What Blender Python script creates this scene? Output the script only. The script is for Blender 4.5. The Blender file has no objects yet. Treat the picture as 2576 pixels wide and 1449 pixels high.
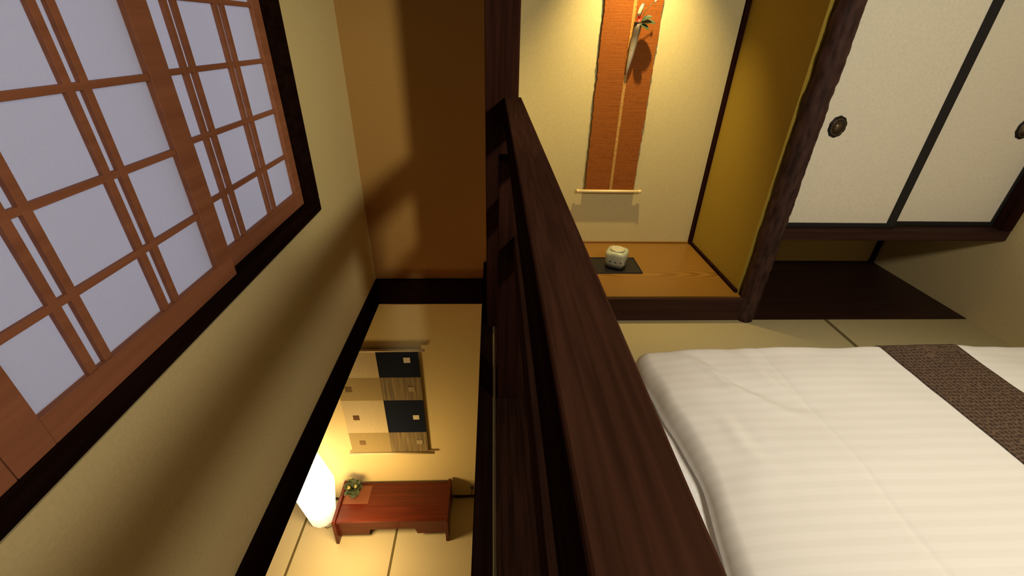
import bpy, math, random
from mathutils import Vector, Matrix, noise
random.seed(4)
C=bpy.context.scene.collection
bpy.context.scene.view_settings.view_transform='Standard'

# ---------------------------------------------------------------- materials
def nm(name):
    m=bpy.data.materials.new(name); m.use_nodes=True
    nt=m.node_tree; b=nt.nodes['Principled BSDF']; return m,nt,b
def coords(nt,scale=(1,1,1),rot=(0,0,0)):
    g=nt.nodes.new('ShaderNodeNewGeometry'); mp=nt.nodes.new('ShaderNodeMapping')
    mp.inputs['Scale'].default_value=scale; mp.inputs['Rotation'].default_value=rot
    nt.links.new(g.outputs['Position'],mp.inputs['Vector']); return mp.outputs[0]
def ramp(nt,fac,c0,c1,p0=0.,p1=1.):
    r=nt.nodes.new('ShaderNodeValToRGB'); e=r.color_ramp.elements
    e[0].color=(*c0,1); e[1].color=(*c1,1); e[0].position=p0; e[1].position=p1
    nt.links.new(fac,r.inputs[0]); return r.outputs[0]
def bump(nt,b,h,s,d=.002):
    n=nt.nodes.new('ShaderNodeBump'); n.inputs['Strength'].default_value=s; n.inputs['Distance'].default_value=d
    nt.links.new(h,n.inputs['Height']); nt.links.new(n.outputs[0],b.inputs['Normal'])
def noi(nt,v,scale,detail=4):
    n=nt.nodes.new('ShaderNodeTexNoise'); n.inputs['Scale'].default_value=scale; n.inputs['Detail'].default_value=detail
    nt.links.new(v,n.inputs['Vector']); return n.outputs['Fac']
def plaster(name,c,rough=.95):
    m,nt,b=nm(name); v=coords(nt)
    col=ramp(nt,noi(nt,v,90,6),[x*.95 for x in c],[min(1,x*1.05) for x in c],.3,.7)
    nt.links.new(col,b.inputs['Base Color']); b.inputs['Roughness'].default_value=rough
    b.inputs['Specular IOR Level'].default_value=.15
    bump(nt,b,noi(nt,v,320,3),.2); return m
def wood(name,c0,c1,axis='z',rough=.45,sc=1.,bs=.15,coat=0,spec=.5):
    m,nt,b=nm(name)
    s={'x':(.6,14,14),'y':(14,.6,14),'z':(14,14,.6)}[axis]
    v=coords(nt,[k*sc for k in s])
    n=noi(nt,v,3.0,6)
    col=ramp(nt,n,c0,c1,.32,.68)
    if spec==0:
        d=nt.nodes.new('ShaderNodeBsdfDiffuse'); nt.links.new(col,d.inputs['Color'])
        nt.links.new(d.outputs[0],nt.nodes['Material Output'].inputs[0]); return m
    nt.links.new(col,b.inputs['Base Color']); b.inputs['Roughness'].default_value=rough
    b.inputs['Coat Weight'].default_value=coat; b.inputs['Specular IOR Level'].default_value=spec
    bump(nt,b,n,bs,.002); return m
def plain(name,c,rough=.6,metal=0):
    m,nt,b=nm(name); v=coords(nt)
    col=ramp(nt,noi(nt,v,60,3),[x*.94 for x in c],[min(1,x*1.05) for x in c],.3,.7)
    nt.links.new(col,b.inputs['Base Color']); b.inputs['Roughness'].default_value=rough; b.inputs['Metallic'].default_value=metal
    return m
def tatami(name,seams,c=(.56,.47,.25),heri=(.13,.10,.04),hw=.012):
    m,nt,b=nm(name); v=coords(nt)
    w=nt.nodes.new('ShaderNodeTexWave'); w.bands_direction='Y'; w.inputs['Scale'].default_value=55; w.inputs['Distortion'].default_value=.6
    nt.links.new(v,w.inputs['Vector'])
    w2=nt.nodes.new('ShaderNodeTexWave'); w2.bands_direction='X'; w2.inputs['Scale'].default_value=18; w2.inputs['Distortion'].default_value=.8
    nt.links.new(v,w2.inputs['Vector'])
    mul=nt.nodes.new('ShaderNodeMath'); mul.operation='MULTIPLY'
    nt.links.new(w.outputs['Fac'],mul.inputs[0]); nt.links.new(w2.outputs['Fac'],mul.inputs[1])
    cur=ramp(nt,mul.outputs[0],[x*1.05 for x in c],[x*.86 for x in c])
    sep=nt.nodes.new('ShaderNodeSeparateXYZ'); nt.links.new(v,sep.inputs[0])
    for ax,p in seams:
        a=nt.nodes.new('ShaderNodeMath'); a.operation='SUBTRACT'; a.inputs[1].default_value=p
        nt.links.new(sep.outputs[0 if ax=='x' else 1],a.inputs[0])
        ab=nt.nodes.new('ShaderNodeMath'); ab.operation='ABSOLUTE'; nt.links.new(a.outputs[0],ab.inputs[0])
        lt=nt.nodes.new('ShaderNodeMath'); lt.operation='LESS_THAN'; lt.inputs[1].default_value=hw
        nt.links.new(ab.outputs[0],lt.inputs[0])
        mx=nt.nodes.new('ShaderNodeMix'); mx.data_type='RGBA'
        nt.links.new(lt.outputs[0],mx.inputs['Factor']); nt.links.new(cur,mx.inputs['A']); mx.inputs['B'].default_value=(*heri,1)
        cur=mx.outputs['Result']
    nt.links.new(cur,b.inputs['Base Color']); b.inputs['Roughness'].default_value=.8; b.inputs['Specular IOR Level'].default_value=.25
    bump(nt,b,mul.outputs[0],.4,.002); return m

M={}
M['plaster']=plaster('plaster_olive',(.61,.50,.27))
M['front']=plaster('plaster_shade_tint',(.35,.205,.068))  # olive plaster with reddish shade of the stairwell end put into its colour
M['toko']=plaster('plaster_alcove',(.56,.49,.27))
M['gold']=plaster('plaster_gold',(.32,.225,.035))
M['closet']=plaster('plaster_closet',(.62,.48,.20))
M['ceil']=wood('ceiling_board',(.06,.024,.010),(.10,.04,.016),'y',.7)
M['back']=wood('dark_panel_wall',(.08,.035,.016),(.12,.055,.025),'z',.7)
M['black']=wood('black_lacquered_wood',(.007,.003,.002),(.014,.006,.004),'y',.8,spec=0)
M['dark']=wood('dark_stained_wood',(.012,.005,.004),(.028,.010,.007),'z',.7,spec=0)
M['darky']=wood('dark_stained_rail',(.034,.0145,.009),(.060,.025,.0155),'y',.55,3.2,.3,spec=0)
M['darkyy']=wood('dark_stained_base',(.013,.006,.0045),(.032,.014,.009),'y',.8,2.0,.3,spec=0)
M['darkx']=wood('dark_stained_beam',(.028,.012,.009),(.048,.021,.015),'x',.6,spec=.1)
M['shoji']=wood('shoji_cedar',(.25,.092,.047),(.32,.122,.064),'y',.6,spec=.2)
M['jiita']=wood('dark_floor_board',(.022,.009,.007),(.035,.014,.010),'x',.5,spec=.2)
M['table']=wood('red_lacquer_wood',(.06,.007,.003),(.105,.013,.004),'x',.4,1,.05,.12,spec=.3)
M['tat1']=tatami('tatami_upper',[('x',2.064),('x',.25)],c=(.45,.38,.20))
M['tat2']=tatami('tatami_lower',[('x',-.962),('x',-1.9),('y',2.985)],c=(.58,.50,.32))
M['fusuma']=plaster('fusuma_paper',(.78,.75,.64))
M['blk']=plain('black_lacquer',(.008,.007,.009),.35)
M['matblk']=plain('matte_black_lacquer',(.006,.005,.006),.8)
M['iron']=plain('black_iron',(.012,.011,.012),.45,.6)
m,nt,b=nm('alcove_floor_wood'); v=coords(nt,(.55,3.6,3.6))
w=nt.nodes.new('ShaderNodeTexWave'); w.wave_type='RINGS'; w.rings_direction='SPHERICAL'; w.inputs['Scale'].default_value=5; w.inputs['Distortion'].default_value=2.2; w.inputs['Detail'].default_value=2; w.inputs['Detail Scale'].default_value=.8
mp=nt.nodes.new('ShaderNodeMapping'); mp.inputs['Location'].default_value=(-.52,-8.9,-.45); nt.links.new(v,mp.inputs['Vector']); nt.links.new(mp.outputs[0],w.inputs['Vector'])
nt.links.new(ramp(nt,w.outputs['Fac'],(.19,.092,.014),(.26,.132,.024),.15,.85),b.inputs['Base Color']); b.inputs['Roughness'].default_value=.35
M['orange']=m

m,nt,b=nm('shoji_paper'); out=nt.nodes['Material Output']
tr=nt.nodes.new('ShaderNodeBsdfTranslucent'); df=nt.nodes.new('ShaderNodeBsdfDiffuse'); mx=nt.nodes.new('ShaderNodeMixShader')
v=coords(nt); col=ramp(nt,noi(nt,v,160,3),(.92,.92,.94),(.96,.96,.97),.3,.7)
nt.links.new(col,tr.inputs[0]); df.inputs[0].default_value=(.55,.55,.58,1); mx.inputs[0].default_value=.25
nt.links.new(tr.outputs[0],mx.inputs[1]); nt.links.new(df.outputs[0],mx.inputs[2]); nt.links.new(mx.outputs[0],out.inputs[0])
M['paper']=m

# ---------------------------------------------------------------- helpers
def new(name,me,loc,parent,kind=None,label=None,cat=None,group=None):
    o=bpy.data.objects.new(name,me); C.objects.link(o)
    loc=Vector(loc)
    if parent is not None:
        o.parent=parent; loc=loc-wloc(parent)
    o.location=loc
    if kind:o['kind']=kind
    if label:o['label']=label
    if cat:o['category']=cat
    if group:o['group']=group
    return o
def wloc(o):
    v=Vector(o.location)
    while o.parent: o=o.parent; v+=Vector(o.location)
    return v
def mo(name,verts,faces,mat,parent=None,smooth=False,bevel=0,seg=2,**k):
    xs=[v[0] for v in verts]; ys=[v[1] for v in verts]; zs=[v[2] for v in verts]
    o0=Vector(((min(xs)+max(xs))/2,(min(ys)+max(ys))/2,min(zs)))
    me=bpy.data.meshes.new(name); me.from_pydata([Vector(v)-o0 for v in verts],[],faces); me.update()
    mats=mat if isinstance(mat,list) else [mat]
    for q in mats: me.materials.append(q)
    if smooth: me.polygons.foreach_set('use_smooth',[True]*len(me.polygons))
    o=new(name,me,o0,parent,**k)
    if bevel:
        bm=o.modifiers.new('bevel','BEVEL'); bm.width=bevel; bm.segments=seg; bm.limit_method='ANGLE'
    return o
def bx(x0,x1,y0,y1,z0,z1,base=0):
    V=[(x0,y0,z0),(x1,y0,z0),(x1,y1,z0),(x0,y1,z0),(x0,y0,z1),(x1,y0,z1),(x1,y1,z1),(x0,y1,z1)]
    F=[(0,3,2,1),(4,5,6,7),(0,1,5,4),(1,2,6,5),(2,3,7,6),(3,0,4,7)]
    return V,[tuple(i+base for i in f) for f in F]
def boxes(name,L,mat,parent=None,bevel=0,**k):
    V=[];F=[]
    for t in L:
        v,f=bx(*t,base=len(V)); V+=v;F+=f
    return mo(name,V,F,mat,parent,bevel=bevel,**k)
def box(name,x0,x1,y0,y1,z0,z1,mat,parent=None,bevel=0,**k):
    return boxes(name,[(x0,x1,y0,y1,z0,z1)],mat,parent,bevel,**k)
def empty(name,loc,parent=None,**k):
    o=new(name,None,loc,parent,**k); o.empty_display_size=.1; return o
def lathe(name,prof,c,mat,parent=None,n=40,shape=None,smooth=True,**k):
    V=[];F=[]
    for r,z in prof:
        for i in range(n):
            a=2*math.pi*i/n; s=shape(a) if shape else 1
            V.append((c[0]+r*s*math.cos(a),c[1]+r*s*math.sin(a),c[2]+z))
    for j in range(len(prof)-1):
        for i in range(n):
            F.append((j*n+i,j*n+(i+1)%n,(j+1)*n+(i+1)%n,(j+1)*n+i))
    F.append(tuple(range(n))[::-1]); F.append(tuple((len(prof)-1)*n+i for i in range(n)))
    return mo(name,V,F,mat,parent,smooth,**k)
def tube(name,pts,r,mat,parent=None,n=10,rad=None,**k):
    V=[];F=[]; pts=[Vector(p) for p in pts]
    for j,p in enumerate(pts):
        d=(pts[min(j+1,len(pts)-1)]-pts[max(j-1,0)]).normalized()
        u=d.orthogonal().normalized() if abs(d.z)<.9 else Vector((1,0,0)); w=d.cross(u).normalized(); u=w.cross(d)
        rr=rad[j] if rad else r
        for i in range(n):
            a=2*math.pi*i/n; V.append(p+u*math.cos(a)*rr+w*math.sin(a)*rr)
    for j in range(len(pts)-1):
        for i in range(n): F.append((j*n+i,j*n+(i+1)%n,(j+1)*n+(i+1)%n,(j+1)*n+i))
    F.append(tuple(range(n))[::-1]); F.append(tuple((len(pts)-1)*n+i for i in range(n)))
    return mo(name,V,F,mat,parent,True,**k)
S='structure'
YB=-1.6   # wall behind the viewer
# ---------------------------------------------------------------- shell (upper)
box('floor',.0,3.1,YB,2.19,-.36,0,M['tat1'],kind=S)
box('floor.001',.1,1.5,2.19,3.1,-.36,-.001,M['jiita'],kind=S)
box('floor.002',1.5,3.1,2.19,3.1,-.36,.004,M['jiita'],kind=S)
boxes('wall_left',[(-1.02,-.9,YB,3.0,-.2,.67),(-1.02,-.9,2.235,3.0,.67,2.4),(-1.02,-.9,YB,-.3,.67,2.4),(-1.02,-.9,-.3,2.235,2.07,2.4)],M['plaster'],kind=S)
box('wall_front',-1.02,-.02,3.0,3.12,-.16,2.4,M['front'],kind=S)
box('wall_partition',-.02,.10,2.28,3.0,0,2.4,M['plaster'],kind=S)
box('wall_alcove_back',-.02,1.6,2.97,3.12,0,2.4,M['toko'],kind=S)
box('wall_alcove_side',1.48,1.60,2.25,2.97,.0,2.4,M['gold'],kind=S)
box('wall_closet_back',1.6,3.1,3.0,3.12,0,2.4,M['closet'],kind=S)
box('wall_right',2.98,3.1,YB,3.0,0,2.4,M['plaster'],kind=S)
box('wall_back',-1.02,3.1,YB-.12,YB,-.36,2.4,M['back'],kind=S)
box('ceiling',-1.02,3.1,YB-.12,3.12,2.4,2.5,M['ceil'],kind=S)
box('wall_closet_top',1.6,2.98,2.29,2.36,1.9,2.4,M['plaster'],kind=S)
box('wall_alcove_top',.1,1.5,2.19,2.25,2.0,2.4,M['plaster'],kind=S)
box('trim_1',-.9,-.0,2.97,3.06,-.375,-.16,M['black'],bevel=.004,kind=S)
box('trim_2',-1.03,-.895,YB,2.97,-.375,-.16,M['black'],bevel=.004,kind=S)
box('trim_3',-.07,0,YB,2.97,-.375,.004,M['black'],bevel=.004,kind=S)
box('trim_5',.115,1.50,2.185,2.24,.0,.155,M['darkx'],bevel=.004,kind=S)
box('trim_6',.1,1.48,2.20,2.97,.14,.165,M['orange'],bevel=.002,kind=S)
box('trim_7',1.462,1.48,2.24,2.97,.165,.185,M['dark'],bevel=.002,kind=S)
box('trim_8',1.455,1.482,2.945,2.972,.165,2.4,M['dark'],bevel=.002,kind=S)
box('trim_9',.1,1.46,2.957,2.97,.165,.178,M['orange'],bevel=.002,kind=S)
box('trim_10',-.035,.115,2.13,2.28,.0,2.4,M['dark'],bevel=.006,kind=S)
boxes('trim_11',[(1.6,2.98,2.24,3.0,.51,.572)],M['darkx'],bevel=.006,kind=S)
box('trim_12',2.94,2.98,2.24,2.33,.572,2.4,M['dark'],bevel=.004,kind=S)
box('trim_13',2.955,2.98,2.97,3.0,.004,.51,M['dark'],bevel=.002,kind=S)
# natural-log alcove post
V=[];F=[];n=56;rows=260
for j in range(rows+1):
    z=2.4*j/rows
    cx=1.550+.002*math.sin(z*5)+.002*noise.noise(Vector((z*6,1,2)))
    for i in range(n):
        a=2*math.pi*i/n
        r=.057*(1+.08*noise.noise(Vector((math.cos(a)*1.2,math.sin(a)*1.2,z*10)))+.07*noise.noise(Vector((math.cos(a)*2.5,math.sin(a)*2.5,z*26)))+.03*noise.noise(Vector((math.cos(a)*5,math.sin(a)*5,z*50)))-.02*abs(math.sin(a*7+z*3)))
        V.append((cx+r*math.cos(a),2.215+r*math.sin(a),z))
for j in range(rows):
    for i in range(n): F.append((j*n+i,j*n+(i+1)%n,(j+1)*n+(i+1)%n,(j+1)*n+i))
F.append(tuple(range(n))[::-1]); F.append(tuple(rows*n+i for i in range(n)))
m,nt,b=nm('log_post_bark'); v=coords(nt,(1,1,.3)); nn=noi(nt,v,34,7)
nt.links.new(ramp(nt,nn,(.022,.010,.009),(.068,.031,.025),.36,.68),b.inputs['Base Color']); b.inputs['Roughness'].default_value=.7; b.inputs['Specular IOR Level'].default_value=.2; bump(nt,b,nn,.6,.005)
mo('trim_14',V,F,m,smooth=True,kind=S)

# fusuma doors
brass=plain('aged_brass',(.16,.12,.08),.35,.7)
def ring(name,prof,hx,y,hz,mat,parent,lobed,n=96,**k):
    V=[];F=[]
    for rr,dy in prof:
        for i in range(n):
            a=2*math.pi*i/n; s=1+.06*abs(math.sin(a*5)) if lobed and rr>.035 else 1
            V.append((hx+rr*s*.95*math.cos(a),y+dy,hz+rr*s*1.1*math.sin(a)))
    for j in range(len(prof)-1):
        for i in range(n): F.append((j*n+i,(j+1)*n+i,(j+1)*n+(i+1)%n,j*n+(i+1)%n))
    F.append(tuple((len(prof)-1)*n+i for i in range(n)))
    return mo(name,V,F,mat,parent,smooth=True,**k)
def fusuma(name,x0,x1,y,z0,z1,hx,w0,w1):
    r=empty(name,((x0+x1)/2,y,z0),kind=S)
    box('door_panel',x0+.012,x1-.012,y-.008,y+.010,z0+.02,z1-.02,M['fusuma'],r)
    boxes('door_frame',[(x0,x0+w0,y-.014,y+.014,z0,z1),(x1-w1,x1,y-.014,y+.014,z0,z1),(x0+w0,x1-w1,y-.014,y+.014,z0,z0+.026),(x0+w0,x1-w1,y-.014,y+.014,z1-.028,z1)],M['matblk'],r,bevel=.003)
    h=ring('handle',[(.046,0),(.045,-.005),(.038,-.007),(.034,-.004),(.031,.0),(.012,.001)],hx,y-.009,1.12,M['iron'],r,True,label='black scalloped round metal pull')
    ring('handle_ring',[(.0375,0),(.037,-.002),(.0345,-.003),(.033,-.0005)],hx,y-.0155,1.12,brass,h,False)
fusuma('door_1',1.61,2.312,2.30,.573,1.90,1.755,.02,.052)
fusuma('door_2',2.28,2.94,2.332,.573,1.90,2.80,.03,.02)

# ---------------------------------------------------------------- window
win=empty('window_1',(-.95,1.0,.67),kind=S)
boxes('window_frame',[(-1.03,-.895,-.3,2.235,.677,.744),(-1.03,-.895,-.3,2.235,2.0,2.07),(-1.03,-.895,2.14,2.235,.744,2.0),(-1.03,-.895,-.3,-.2,.744,2.0)],M['black'],win,bevel=.004)
def shoji(y0,y1,xf,pairs,s0,s1):
    p=boxes('shoji_panel',[(xf-.028,xf,y0,y0+s0,.744,2.0),(xf-.028,xf,y1-s1,y1,.744,2.0),(xf-.028,xf,y0+s0,y1-s1,.744,.815),(xf-.028,xf,y0+s0,y1-s1,1.94,2.0)],M['shoji'],win,bevel=.002)
    L=[]
    for z in (.99,1.184,1.377,1.57,1.765): L.append((xf-.016,xf-.004,y0+s0,y1-s1,z-.0085,z+.0085))
    for c in pairs:
        for d in (-.023,.023): L.append((xf-.0155,xf-.003,c+d-.011,c+d+.011,.815,1.94))
    boxes('lattice',L,M['shoji'],p,bevel=.0015)
    box('shoji_paper',xf-.0185,xf-.0165,y0+s0-.01,y1-s1+.01,.81,1.95,M['paper'],p)
shoji(.575,1.40,-.90,[.825,1.085],.085,.085)
shoji(1.33,2.135,-.935,[1.56,1.83],.06,.065)
shoji(-.2,.573,-.90,[.06,.31],.06,.06)

# ---------------------------------------------------------------- railing
rail=empty('railing',(.085,.3,0),label='dark stained wooden railing beside the floor opening',cat='railing')
box('top_rail',.052,.127,YB,2.13,1.242,1.25,M['darky'],rail,bevel=.003)
box('rail_side',.053,.126,YB,2.13,1.12,1.242,M['black'],rail,bevel=.002)  # black instead of rail brown: shade of the unlit side as colour
box('middle_rail',.078,.118,YB,2.13,.73,.84,M['darkyy'],rail,bevel=.002)
box('post',.02,.115,1.52,1.62,.02,1.12,M['dark'],rail,bevel=.004)
box('post',.02,.115,-.9,-.8,.02,1.12,M['dark'],rail,bevel=.004)
box('base_board',.012,.235,YB,2.13,.0,.02,M['darkyy'],rail,bevel=.003)

# ---------------------------------------------------------------- bedding
m,nt,b=nm('satin_stripe_cotton'); v=coords(nt)
w=nt.nodes.new('ShaderNodeTexWave'); w.bands_direction='Y'; w.inputs['Scale'].default_value=6.8; w.inputs['Distortion'].default_value=.12; w.inputs['Detail'].default_value=0
nt.links.new(v,w.inputs['Vector'])
col=ramp(nt,w.outputs['Fac'],(.81,.795,.745),(.84,.825,.78),.35,.65); nt.links.new(col,b.inputs['Base Color'])
rr=ramp(nt,w.outputs['Fac'],(.85,.85,.85),(.75,.75,.75),.3,.7); nt.links.new(rr,b.inputs['Roughness'])
b.inputs['Specular IOR Level'].default_value=.2
M['duvet']=m
def bedz(x,y,x0,x1,y0,y1,r,ztop,zb,seed=0,wr=1.):
    cx=(x0+x1)/2; cy=(y0+y1)/2; rc=.06
    qx=abs(x-cx)-(x1-x0)/2+rc; qy=abs(y-cy)-(y1-y0)/2+rc
    d=-(math.hypot(max(qx,0),max(qy,0))+min(max(qx,qy),0)-rc)
    t=max(0,min(1,d/r))
    h=math.sqrt(max(0,1-(1-t)**2))
    if wr>.5: ztop=ztop-.048*math.exp(-(x-x0)/.13)
    z=zb+(ztop-zb)*h
    wv=.012*noise.noise(Vector((x*2.2+seed,y*3.2,1)))+.002*noise.noise(Vector((x*4,y*11+seed,3)))
    ed=math.exp(-d/.14)
    wv+=ed*.014*noise.noise(Vector((x*7,y*7,seed+9)))
    wv-=.004*math.exp(-((x-1.23)/.008)**2)
    for (px,py,ang,am,wd,ln) in ((.95,1.40,-.9,.013,.028,.16),(1.05,1.25,-.5,.008,.035,.2),(1.15,1.42,-1.1,.008,.03,.14),(.85,1.1,-1.2,.007,.035,.2)):
        dx=x-px;dy=y-py; s=dx*math.cos(ang)+dy*math.sin(ang); q=-dx*math.sin(ang)+dy*math.cos(ang)
        q+=.02*math.sin(s*18)
        wv+=am*math.exp(-(q/wd)**2-(s/ln)**2)-.6*am*math.exp(-((q-.05)/wd)**2-(s/ln)**2)
    return z+wr*wv*h
def cloth(name,x0,x1,y0,y1,r,ztop,zb,mat,nx=260,ny=230,parent=None,wob=.02,seed=0,wr=1,edge=0,**k):
    V=[];F=[]
    def warp(x,y):
        fx=(x-x0)/(x1-x0); fy=(y-y0)/(y1-y0)
        wx=(1-fx)**3*(wob*.8*noise.noise(Vector((y*2.1,seed,5)))+wob*.4*noise.noise(Vector((y*7,seed,7)))+edge*math.exp(-((y-1.02)/.30)**2))
        wy=(fy**3)*(wob*1.2*noise.noise(Vector((x*2,seed,8))))
        return x+wx,y+wy
    def g(n):
        return [.35*(.5-.5*math.cos(math.pi*i/n))+.65*i/n for i in range(n+1)]
    gx=g(nx);gy=g(ny)
    rc=.06
    for j in range(ny+1):
        for i in range(nx+1):
            x=x0+(x1-x0)*gx[i]; y=y0+(y1-y0)*gy[j]
            cx=(x0+x1)/2; cy=(y0+y1)/2
            ax=abs(x-cx)-((x1-x0)/2-rc); ay=abs(y-cy)-((y1-y0)/2-rc)
            if ax>0 and ay>0:
                mxx=max(ax,ay); hh=math.hypot(ax,ay); s=mxx/hh
                x=cx+math.copysign((x1-x0)/2-rc+ax*s,x-cx); y=cy+math.copysign((y1-y0)/2-rc+ay*s,y-cy)
            z=bedz(x,y,x0,x1,y0,y1,r,ztop,zb,seed,wr)
            xx,yy=warp(x,y); V.append((xx,yy,z))
    for j in range(ny):
        for i in range(nx):
            a=j*(nx+1)+i; F.append((a,a+1,a+nx+2,a+nx+1))
    ring_=[i for i in range(nx+1)]+[ (j)*(nx+1)+nx for j in range(1,ny+1)]+[ny*(nx+1)+i for i in range(nx-1,-1,-1)]+[j*(nx+1) for j in range(ny-1,0,-1)]
    b0=len(V)
    for q in ring_: V.append((V[q][0]*.985+.015*(x0+x1)/2,V[q][1]*.985+.015*(y0+y1)/2,zb-.012))
    L=len(ring_)
    for i in range(L): F.append((ring_[i],b0+i,b0+(i+1)%L,ring_[(i+1)%L]))
    F.append(tuple(b0+i for i in range(L))[::-1])
    return mo(name,V,F,mat,parent,True,**k)
cloth('futon_mattress',.48,2.93,-.55,1.50,.05,.13,.02,plain('white_sheet',(.86,.86,.85),.7),nx=60,ny=60,wr=.1,wob=.005,label='white sheeted futon mattress on the tatami',cat='mattress')
bed=dict(x0=.665,x1=2.90,y0=-.5,y1=1.635,r=.055,ztop=.255,zb=.145)
cloth('duvet',bed['x0'],bed['x1'],bed['y0'],bed['y1'],bed['r'],bed['ztop'],bed['zb'],M['duvet'],edge=.06,label='thick white striped duvet spread over the futon mattress',cat='duvet')
# runner
m,nt,b=nm('brown_brocade'); v=coords(nt)
vo=nt.nodes.new('ShaderNodeTexVoronoi'); vo.feature='DISTANCE_TO_EDGE'; vo.inputs['Scale'].default_value=52; vo.inputs['Randomness'].default_value=.3
nz=nt.nodes.new('ShaderNodeTexNoise'); nz.inputs['Scale'].default_value=50
nt.links.new(v,nz.inputs['Vector']); ad=nt.nodes.new('ShaderNodeMixRGB'); ad.blend_type='ADD'; ad.inputs[0].default_value=.02
nt.links.new(v,ad.inputs[1]); nt.links.new(nz.outputs['Color'],ad.inputs[2]); nt.links.new(ad.outputs[0],vo.inputs['Vector'])
col=ramp(nt,vo.outputs['Distance'],(.125,.078,.046),(.042,.021,.013),.12,.17); nt.links.new(col,b.inputs['Base Color']); b.inputs['Roughness'].default_value=.7
V=[];F=[];nx=24;ny=140
for j in range(ny+1):
    for i in range(nx+1):
        y=-.48+2.10*(.35*(.5-.5*math.cos(math.pi*j/ny))+.65*j/ny); x=1.82+.37*i/nx
        wy=(((y+.5)/2.12)**3)*(.024*noise.noise(Vector((x*2,0,8))))
        V.append((x,y+wy,bedz(x,y,bed['x0'],bed['x1'],bed['y0'],bed['y1'],bed['r'],bed['ztop'],bed['zb'])+.006))
n0=len(V)
V+=[(a,bb,c-.003) for a,bb,c in V[:n0]]
for j in range(ny):
    for i in range(nx):
        a=j*(nx+1)+i; F.append((a,a+1,a+nx+2,a+nx+1)); F.append((n0+a,n0+a+nx+1,n0+a+nx+2,n0+a+1))
for j in range(ny):
    a=j*(nx+1); F.append((a,a+nx+1,n0+a+nx+1,n0+a)); a+=nx; F.append((a,n0+a,n0+a+nx+1,a+nx+1))
for i in range(nx):
    F.append((i,n0+i,n0+i+1,i+1)); a=ny*(nx+1)+i; F.append((a,a+1,n0+a+1,n0+a))
mo('bed_runner',V,F,m,smooth=True,label='brown arabesque patterned bed runner across the duvet',cat='bed runner')

# ---------------------------------------------------------------- alcove objects
sc=empty('hanging_scroll',(.803,2.95,.56),label='rust orange hanging scroll with ragged edges and gold strip',cat='hanging scroll')
def sy(z): return 2.950-.012*max(0,(1.3-z)/.75)**2
m,nt,b=nm('rust_silk'); v=coords(nt,(1,1,4)); nn=noi(nt,v,60,5)
v2=coords(nt,(3,1,200)); n2=noi(nt,v2,2,2)
ad=nt.nodes.new('ShaderNodeMath'); ad.operation='ADD'; nt.links.new(nn,ad.inputs[0]); nt.links.new(n2,ad.inputs[1])
nt.links.new(ramp(nt,ad.outputs[0],(.17,.050,.010),(.26,.083,.017),.75,1.2),b.inputs['Base Color']); b.inputs['Roughness'].default_value=.9; b.inputs['Specular IOR Level'].default_value=.1; bump(nt,b,n2,.4,.003)
V=[];F=[];ny=300
for j in range(ny+1):
    z=.575+1.45*j/ny
    l=.635+.007*noise.noise(Vector((z*9,0,0)))+.005*noise.noise(Vector((z*40,0,0)))
    r=.972+.007*noise.noise(Vector((z*9,5,0)))+.005*noise.noise(Vector((z*40,5,0)))
    for q in (l,.74,.86,r): V.append((q,sy(z),z))
    for q in (l,.74,.86,r): V.append((q,sy(z)+.003,z))
for j in range(ny):
    a=j*8
    for i in range(3): F.append((a+i,a+i+1,a+i+9,a+i+8)); F.append((a+4+i,a+12+i,a+13+i,a+5+i))
mo('scroll_fabric',V,F,m,sc)
m,nt,b=nm('gold_strip'); v=coords(nt); nn=noi(nt,v,120,4)
nt.links.new(ramp(nt,nn,(.30,.14,.025),(.50,.29,.07),.35,.65),b.inputs['Base Color']); b.inputs['Roughness'].default_value=.7
V=[];F=[]
for j in range(61):
    z=.578+1.44*j/60
    V+= [(.801,sy(z)-.0015,z),(.819,sy(z)-.0015,z)]
for j in range(60): F.append((2*j,2*j+1,2*j+3,2*j+2))
mo('center_strip',V,F,m,sc,label='gold flecked centre strip')
pale=wood('pale_roller_wood',(.6,.48,.26),(.75,.62,.36),'x',.4)
tube('scroll_roller',[(.575,sy(.56),.565),(.592,sy(.56),.565),(.5925,sy(.56),.565),(1.005,sy(.56),.565),(1.0055,sy(.56),.565),(1.025,sy(.56),.565)],.012,pale,sc,n=16,rad=[.013,.013,.011,.011,.013,.013])
tube('scroll_rod',[(.615,2.950,2.03),(.99,2.950,2.03)],.009,pale,sc,n=12)

vs=empty('hanging_vase',(.82,2.91,1.295),label='slender pointed speckled ceramic wall vase with camellia hung on the scroll',cat='vase')
m,nt,b=nm('speckled_ceramic'); v=coords(nt); sp=noi(nt,v,150,2)
c1=ramp(nt,sp,(.16,.12,.08),(.58,.52,.40),.33,.38)
sep=nt.nodes.new('ShaderNodeSeparateXYZ'); nt.links.new(v,sep.inputs[0])
mr=nt.nodes.new('ShaderNodeMapRange'); mr.inputs[1].default_value=1.40; mr.inputs[2].default_value=1.50; nt.links.new(sep.outputs[2],mr.inputs[0])
mx=nt.nodes.new('ShaderNodeMix'); mx.data_type='RGBA'; nt.links.new(mr.outputs[0],mx.inputs['Factor']); nt.links.new(c1,mx.inputs['A']); mx.inputs['B'].default_value=(.10,.08,.06,1)
nt.links.new(mx.outputs['Result'],b.inputs['Base Color']); b.inputs['Roughness'].default_value=.5
tube('vase_body',[(.808,2.935,1.295),(.810,2.93,1.33),(.815,2.92,1.39),(.821,2.91,1.465),(.826,2.905,1.53),(.828,2.903,1.565),(.828,2.903,1.566),(.828,2.905,1.545)],.03,m,vs,n=24,rad=[.003,.009,.015,.020,.022,.023,.018,.015])
gr=plain('camellia_leaf_green',(.012,.035,.012),.5)
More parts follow.
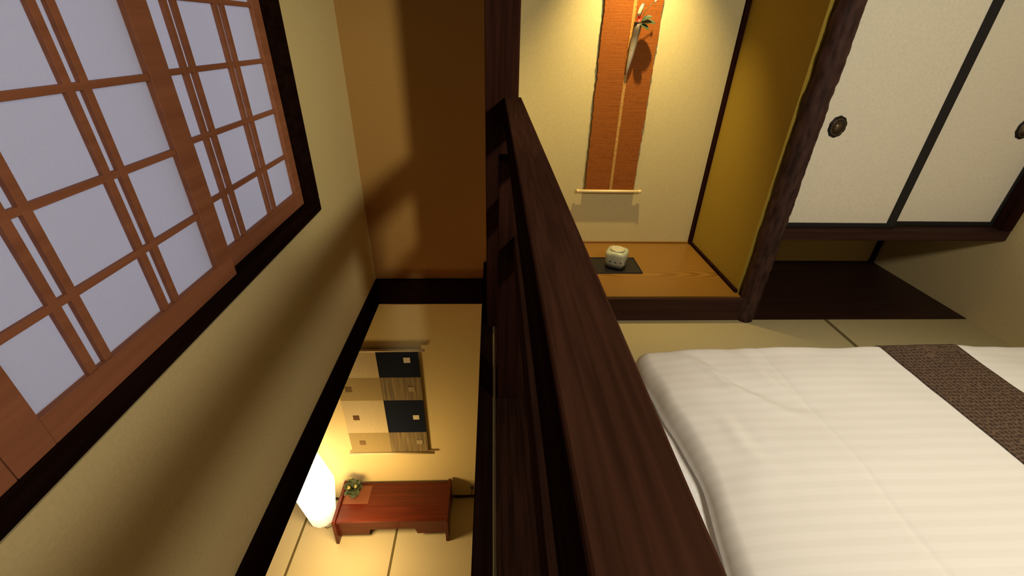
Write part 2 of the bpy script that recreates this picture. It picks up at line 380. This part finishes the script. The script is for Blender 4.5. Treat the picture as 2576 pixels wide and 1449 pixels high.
def leaf(c,d,up,L,W,V,F):
    c=Vector(c);d=Vector(d).normalized();up=Vector(up).normalized();s=d.cross(up).normalized();n=6;b0=len(V)
    for i in range(n+1):
        t=i/n; w=W*math.sin(math.pi*min(1,t*.92+.04))**.8
        p=c+d*L*t+up*(-.25*L*t*t)
        V+= [p-s*w+up*w*.25,p,p+s*w+up*w*.25]
    for i in range(n):
        a=b0+3*i; F+= [(a,a+1,a+4,a+3),(a+1,a+2,a+5,a+4)]
V=[];F=[]
leaf((.835,2.90,1.56),(1,-.3,.25),(0,-.6,1),.095,.024,V,F)
leaf((.84,2.90,1.57),(1,-.5,.7),(-.4,-.6,1),.07,.02,V,F)
leaf((.825,2.90,1.57),(-.5,-.5,.6),(.3,-.6,1),.04,.014,V,F)
leaf((.835,2.89,1.555),(.7,-.5,-.2),(0,-.6,1),.06,.018,V,F)
mo('leaves',V,F,gr,vs,smooth=True)
tube('stem',[(.828,2.905,1.55),(.835,2.90,1.60),(.85,2.895,1.66)],.002,gr,vs,n=6)
tube('stem',[(.828,2.905,1.55),(.855,2.89,1.62),(.90,2.885,1.665)],.0015,gr,vs,n=6)
V=[];F=[]
for k in range(7):
    a=k*2*math.pi/7; leaf((.824,2.885,1.582),(math.cos(a),-.7,math.sin(a)),(0,-1,0),.020,.010,V,F)
mo('flower',V,F,plain('camellia_red',(.60,.04,.012),.5),vs,smooth=True,label='red camellia blossom')
tube('bud',[(.820,2.9,1.59),(.826,2.897,1.61),(.832,2.895,1.635),(.838,2.893,1.655)],.01,plain('white_bud',(.55,.50,.36),.6),vs,rad=[.006,.011,.010,.004],n=12)
tube('bud',[(.90,2.885,1.66),(.904,2.884,1.668),(.908,2.883,1.676)],.01,plain('white_bud_small',(.7,.67,.55),.5),vs,rad=[.002,.005,.001],n=8)

tr=empty('tray',(.81,2.59,.165),label='square black lacquer tray on the alcove floor',cat='tray')
boxes('tray_board',[(.645,.97,2.48,2.70,.165,.173)],M['blk'],tr,bevel=.003)
boxes('tray_rim',[(.645,.97,2.48,2.486,.173,.176),(.645,.97,2.694,2.70,.173,.176),(.645,.651,2.486,2.694,.173,.176),(.964,.97,2.486,2.694,.173,.176)],M['blk'],tr,bevel=.001)
pot=empty('incense_burner',(.815,2.585,.1765),label='small squarish grey-green ceramic incense burner on black tray',cat='incense burner')
m,nt,b=nm('crackle_glaze'); v=coords(nt); nn=noi(nt,v,20,5)
c1=ramp(nt,nn,(.32,.38,.32),(.46,.48,.38),.38,.62)
sep=nt.nodes.new('ShaderNodeSeparateXYZ'); nt.links.new(v,sep.inputs[0])
mr=nt.nodes.new('ShaderNodeMapRange'); mr.inputs[1].default_value=.195; mr.inputs[2].default_value=.212; nt.links.new(sep.outputs[2],mr.inputs[0])
mx=nt.nodes.new('ShaderNodeMix'); mx.data_type='RGBA'; nt.links.new(mr.outputs[0],mx.inputs['Factor']); mx.inputs['A'].default_value=(.15,.15,.12,1); nt.links.new(c1,mx.inputs['B'])
nt.links.new(mx.outputs['Result'],b.inputs['Base Color']); b.inputs['Roughness'].default_value=.3
glz=m
sq=lambda a:1/((abs(math.cos(a+.5))**4+abs(math.sin(a+.5))**4)**.25)
PS=.93
lathe('pot_body',[(r_*PS,z_*PS) for r_,z_ in [(.056,0),(.064,.004),(.070,.03),(.074,.07),(.074,.10),(.070,.113),(.060,.120),(.052,.121),(.050,.116)]],(.815,2.585,.1765),glz,pot,n=64,shape=sq)
lathe('lid',[(r_*PS,z_*PS) for r_,z_ in [(.048,.116),(.050,.122),(.049,.128),(.040,.132),(.034,.128),(.030,.129),(.01,.131)]],(.815,2.585,.1765),plain('lid_glaze',(.50,.49,.37),.3),pot,n=48)
dk=plain('pot_hole_dark',(.01,.01,.01),.8)
for ang in (-1.9,-1.45,-1.0,-.6,-2.4):
    rr=.0725*PS*sq(ang); px=.815+rr*math.cos(ang); py=2.585+rr*math.sin(ang)
    lathe('vent_hole',[(.004,-.004),(.0045,0),(.004,.004)],(px,py,.226),dk,pot,n=10)

# ---------------------------------------------------------------- lower storey
ZL=-2.84
box('floor.003',-3.4,1.6,-1.2,3.0,ZL-.1,ZL,M['tat2'],kind=S)
LW=plaster('plaster_lower',(.64,.51,.25))
box('wall_lower_front',-3.4,1.6,3.0,3.12,ZL,-.375,LW,kind=S)
box('wall_lower_left',-3.52,-3.4,-1.2,3.12,ZL,-.375,LW,kind=S)
box('wall_lower_right',1.6,1.72,-1.2,3.12,ZL,-.36,LW,kind=S)
box('wall_lower_back',-3.52,1.72,-1.32,-1.2,ZL,-.36,LW,kind=S)
box('ceiling.001',-3.52,-1.0,-1.72,3.12,-.47,-.375,M['ceil'],kind=S)
box('baseboard_lower',-3.4,1.6,2.99,3.0,ZL,ZL+.010,M['dark'],kind=S)

# tapestry
tp=empty('tapestry',(-1.0,2.98,-2.12),label='patchwork cloth wall hanging in navy, cream and khaki squares',cat='wall hanging')
def cloth_m(n,c):
    m,nt,b=nm(n); v=coords(nt,(1,1,4)); nn=noi(nt,v,70,5)
    nt.links.new(ramp(nt,nn,[x*.72 for x in c],[x*1.2 for x in c],.3,.7),b.inputs['Base Color']); b.inputs['Roughness'].default_value=.9; b.inputs['Specular IOR Level'].default_value=.1; return m
def striped(n,c0,c1):
    m,nt,b=nm(n); v=coords(nt,(60,1,2)); nn=noi(nt,v,1.0,3)
    nt.links.new(ramp(nt,nn,c0,c1,.35,.65),b.inputs['Base Color']); b.inputs['Roughness'].default_value=.9; return m
navy=cloth_m('navy_linen',(.006,.009,.022)); cream=cloth_m('cream_linen',(.54,.44,.26)); khaki=cloth_m('khaki_linen',(.33,.25,.11)); dkh=striped('striped_brown_linen',(.10,.07,.03),(.24,.17,.07)); 
rows_=[(-.845,-1.135,navy,cream),(-1.135,-1.405,dkh,khaki),(-1.405,-1.82,navy,cream),(-1.82,-2.095,dkh,khaki)]
for zt,zb,cr,cl in rows_:
    box('cloth_patch',-.992,-.635,2.972,2.977,zb,zt,cr,tp)
    box('cloth_patch',-1.37,-.992,2.972,2.977,zb,zt,cl,tp)
sqs=[(1025,-.735,-.94,(.62,.54,.4)),(0,-.725,-1.27,(.33,.26,.15)),(0,-.715,-1.62,(.62,.54,.4)),(0,-.71,-1.955,(.33,.26,.15)),
     (0,-1.28,-1.27,(.16,.10,.045)),(0,-1.265,-1.62,(.12,.06,.025)),(0,-1.255,-1.955,(.18,.11,.05)),(0,-1.28,-.95,(.45,.36,.18))]
for _,x,z,c in sqs:
    box('small_patch',x-.028,x+.028,2.969,2.972,z-.028,z+.028,cloth_m('patch_linen',c),tp)
tube('hanging_rod',[(-1.44,2.97,-.835),(-.575,2.97,-.835)],.012,pale,tp,n=12)
tube('hanging_rod',[(-1.40,2.97,-2.105),(-.575,2.97,-2.105)],.014,pale,tp,n=12)

# low table
TZ=.018
tb=empty('low_table',(-.97,2.76,ZL),label='red-brown lacquered low wooden writing table with end panels',cat='table')
box('table_top',-1.49,-.46,2.54,2.965,-2.59+TZ,-2.565+TZ,M['table'],tb,bevel=.004)
def endp(x0,x1):
    P=[(2.51,ZL),(2.60,ZL),(2.64,ZL+.05),(2.85,ZL+.05),(2.89,ZL),(2.975,ZL),(2.975,-2.535+TZ),(2.96,-2.528+TZ),(2.54,-2.545+TZ),(2.525,-2.55+TZ)]
    n=len(P);V=[(x0,a,c) for a,c in P]+[(x1,a,c) for a,c in P]
    F=[tuple(range(n)),tuple(range(n,2*n))[::-1]]+[(i,i+n,(i+1)%n+n,(i+1)%n) for i in range(n)]
    mo('leg',V,F,M['table'],tb,bevel=.003)
endp(-1.52,-1.49);endp(-.46,-.43)
P=[(-1.49,-2.59+TZ),(-.46,-2.59+TZ),(-.46,-2.78),(-.74,-2.78),(-.76,-2.70),(-1.19,-2.70),(-1.21,-2.78),(-1.49,-2.78)]
n=len(P);V=[(a,2.56,c) for a,c in P]+[(a,2.58,c) for a,c in P]
F=[tuple(range(n)),tuple(range(n,2*n))[::-1]]+[(i,i+n,(i+1)%n+n,(i+1)%n) for i in range(n)]
mo('apron',V,F,M['table'],tb,bevel=.003)
mat_=boxes('place_mat',[(-1.48,-1.23,2.73,2.93,-2.564+TZ,-2.561+TZ)],plain('rust_mat',(.17,.05,.02),.7),bevel=.001,label='small rust coloured square mat on the low table',cat='mat')
PZ=-2.5605+TZ
pl=empty('potted_plant',(-1.39,2.83,PZ),label='small potted plant with green leaves and yellow blossoms on mat',cat='plant')
lathe('pot',[(.032,0),(.042,.01),(.052,.04),(.050,.065),(.043,.072),(.038,.066)],(-1.385,2.82,PZ),plain('brown_pot',(.08,.045,.025),.4),pl,n=28)
V=[];F=[]
for i in range(70):
    a=random.uniform(0,6.28); e=random.uniform(-.1,1.4); rr_=random.uniform(.01,.05); c=(-1.385+rr_*math.cos(a),2.83+rr_*math.sin(a),PZ+.075+random.uniform(0,.06))
    leaf(c,(math.cos(a),math.sin(a),e),(0,0,1),random.uniform(.04,.065),random.uniform(.018,.026),V,F)
mo('foliage',V,F,plain('foliage_green',(.04,.055,.018),.7),pl,smooth=True)
V=[];F=[]
for i in range(7):
    a=random.uniform(0,6.28); r=random.uniform(.02,.07); c=(-1.39+r*math.cos(a),2.83+r*math.sin(a),PZ+.16+random.uniform(-.02,.03))
    for q in range(5): leaf(c,(math.cos(q*1.256),math.sin(q*1.256),.3),(0,0,1),.014,.005,V,F)
mo('blossoms',V,F,plain('yellow_blossom',(.40,.36,.12),.6),pl,smooth=True)

# floor lamp
LX=-1.735; LY=2.79
lp=empty('floor_lamp',(LX,LY,ZL),label='tall glowing white paper floor lantern on the tatami',cat='lamp')
m,nt,b=nm('glowing_washi'); v=coords(nt); 
b.inputs['Base Color'].default_value=(.8,.75,.6,1)
sep=nt.nodes.new('ShaderNodeSeparateXYZ'); nt.links.new(v,sep.inputs[0])
mr=nt.nodes.new('ShaderNodeMapRange'); mr.inputs[1].default_value=-2.84; mr.inputs[2].default_value=-2.40; mr.inputs[3].default_value=.40; mr.inputs[4].default_value=2.6; nt.links.new(sep.outputs[2],mr.inputs[0])
nt.links.new(mr.outputs[0],b.inputs['Emission Strength'])
b.inputs['Emission Color'].default_value=(1,.86,.60,1)
lathe('lamp_shade',[(.055,1.10),(.075,1.07),(.135,.80),(.190,.52),(.187,.44),(.152,.2),(.128,.02),(.10,.02)][::-1],(LX,LY,ZL),m,lp,n=12,smooth=False)
lathe('lamp_base',[(.09,0),(.095,.005),(.095,.015),(.09,.02)],(LX,LY,ZL),M['blk'],lp,n=32)
tube('power_cord',[(LX+.04,LY-.10,ZL+.005),(-1.66,2.67,ZL+.005),(-1.60,2.70,ZL+.005),(-1.56,2.85,ZL+.005)],.003,M['blk'],lp,n=8)
# outlet
ol=empty('wall_outlet',(-.22,3.0,-2.72),label='white wall outlet with black plug',cat='outlet')
box('outlet_plate',-.255,-.185,2.992,3.0,-2.725,-2.605,plain('outlet_white',(.6,.52,.33),.4),ol,bevel=.003)
box('plug',-.232,-.208,2.973,2.992,-2.70,-2.675,M['blk'],ol,bevel=.004)
tube('power_cord',[(-.22,2.978,-2.70),(-.225,2.975,-2.78),(-.27,2.972,-2.833),(-.40,2.97,-2.834)],.003,M['blk'],ol,n=8)

# ---------------------------------------------------------------- lights
def light(name,typ,loc,e,col,**k):
    l=bpy.data.lights.new(name,typ); l.energy=e; l.color=col
    for a,b_ in k.items(): setattr(l,a,b_)
    o=bpy.data.objects.new(name,l); C.objects.link(o); o.location=loc; return o
def aim(o,t): o.rotation_euler=(Vector(t)-Vector(o.location)).to_track_quat('-Z','Y').to_euler()
light('ceiling_light','POINT',(1.38,-.18,2.26),108,(1,.91,.70),shadow_soft_size=.14)
o=light('corner_fill','SPOT',(1.34,-.14,2.24),170,(1,.88,.50),shadow_soft_size=.10,spot_size=.62,spot_blend=1)  # added fill beside the ceiling light, brightens the front-left corner; no fixture
aim(o,(-.85,3.0,.9))
o=light('bed_fill','SPOT',(1.75,.55,2.36),66,(1,.95,.86),shadow_soft_size=.10,spot_size=1.35,spot_blend=.7)  # added fill without a fixture, lifts the duvet but not the alcove
aim(o,(1.7,.65,0))
o=light('alcove_light','SPOT',(.80,2.62,2.3),160,(1,.72,.27),shadow_soft_size=.015,spot_size=1.4,spot_blend=1)
aim(o,(.82,2.93,1.0))
light('lower_lamp_glow','POINT',(-1.30,2.30,-2.15),38,(1,.68,.28),shadow_soft_size=.15)
o=light('stair_red_fill','SPOT',(-.45,1.3,-.75),6,(1,.16,.01),shadow_soft_size=.12,spot_size=1.3,spot_blend=1)  # added unseen fill, reddens the shaded front wall from below
aim(o,(-.15,3.0,.35))

w=bpy.data.worlds.new('dusk'); bpy.context.scene.world=w; w.use_nodes=True
w.node_tree.nodes['Background'].inputs[0].default_value=(.52,.51,.64,1); w.node_tree.nodes['Background'].inputs[1].default_value=1.0

# ---------------------------------------------------------------- camera
cd=bpy.data.cameras.new('camera'); cam=bpy.data.objects.new('camera',cd); C.objects.link(cam)
cd.sensor_width=36; cd.lens=36*1107/2576; cd.clip_start=.02
R=Matrix(((.9990,0,-.0433),(-.03745,.5025,-.8638),(.02177,.8645,.5021)))
cam.matrix_world=Matrix.Translation((0,0,1.5))@R.to_4x4()
bpy.context.scene.camera=cam
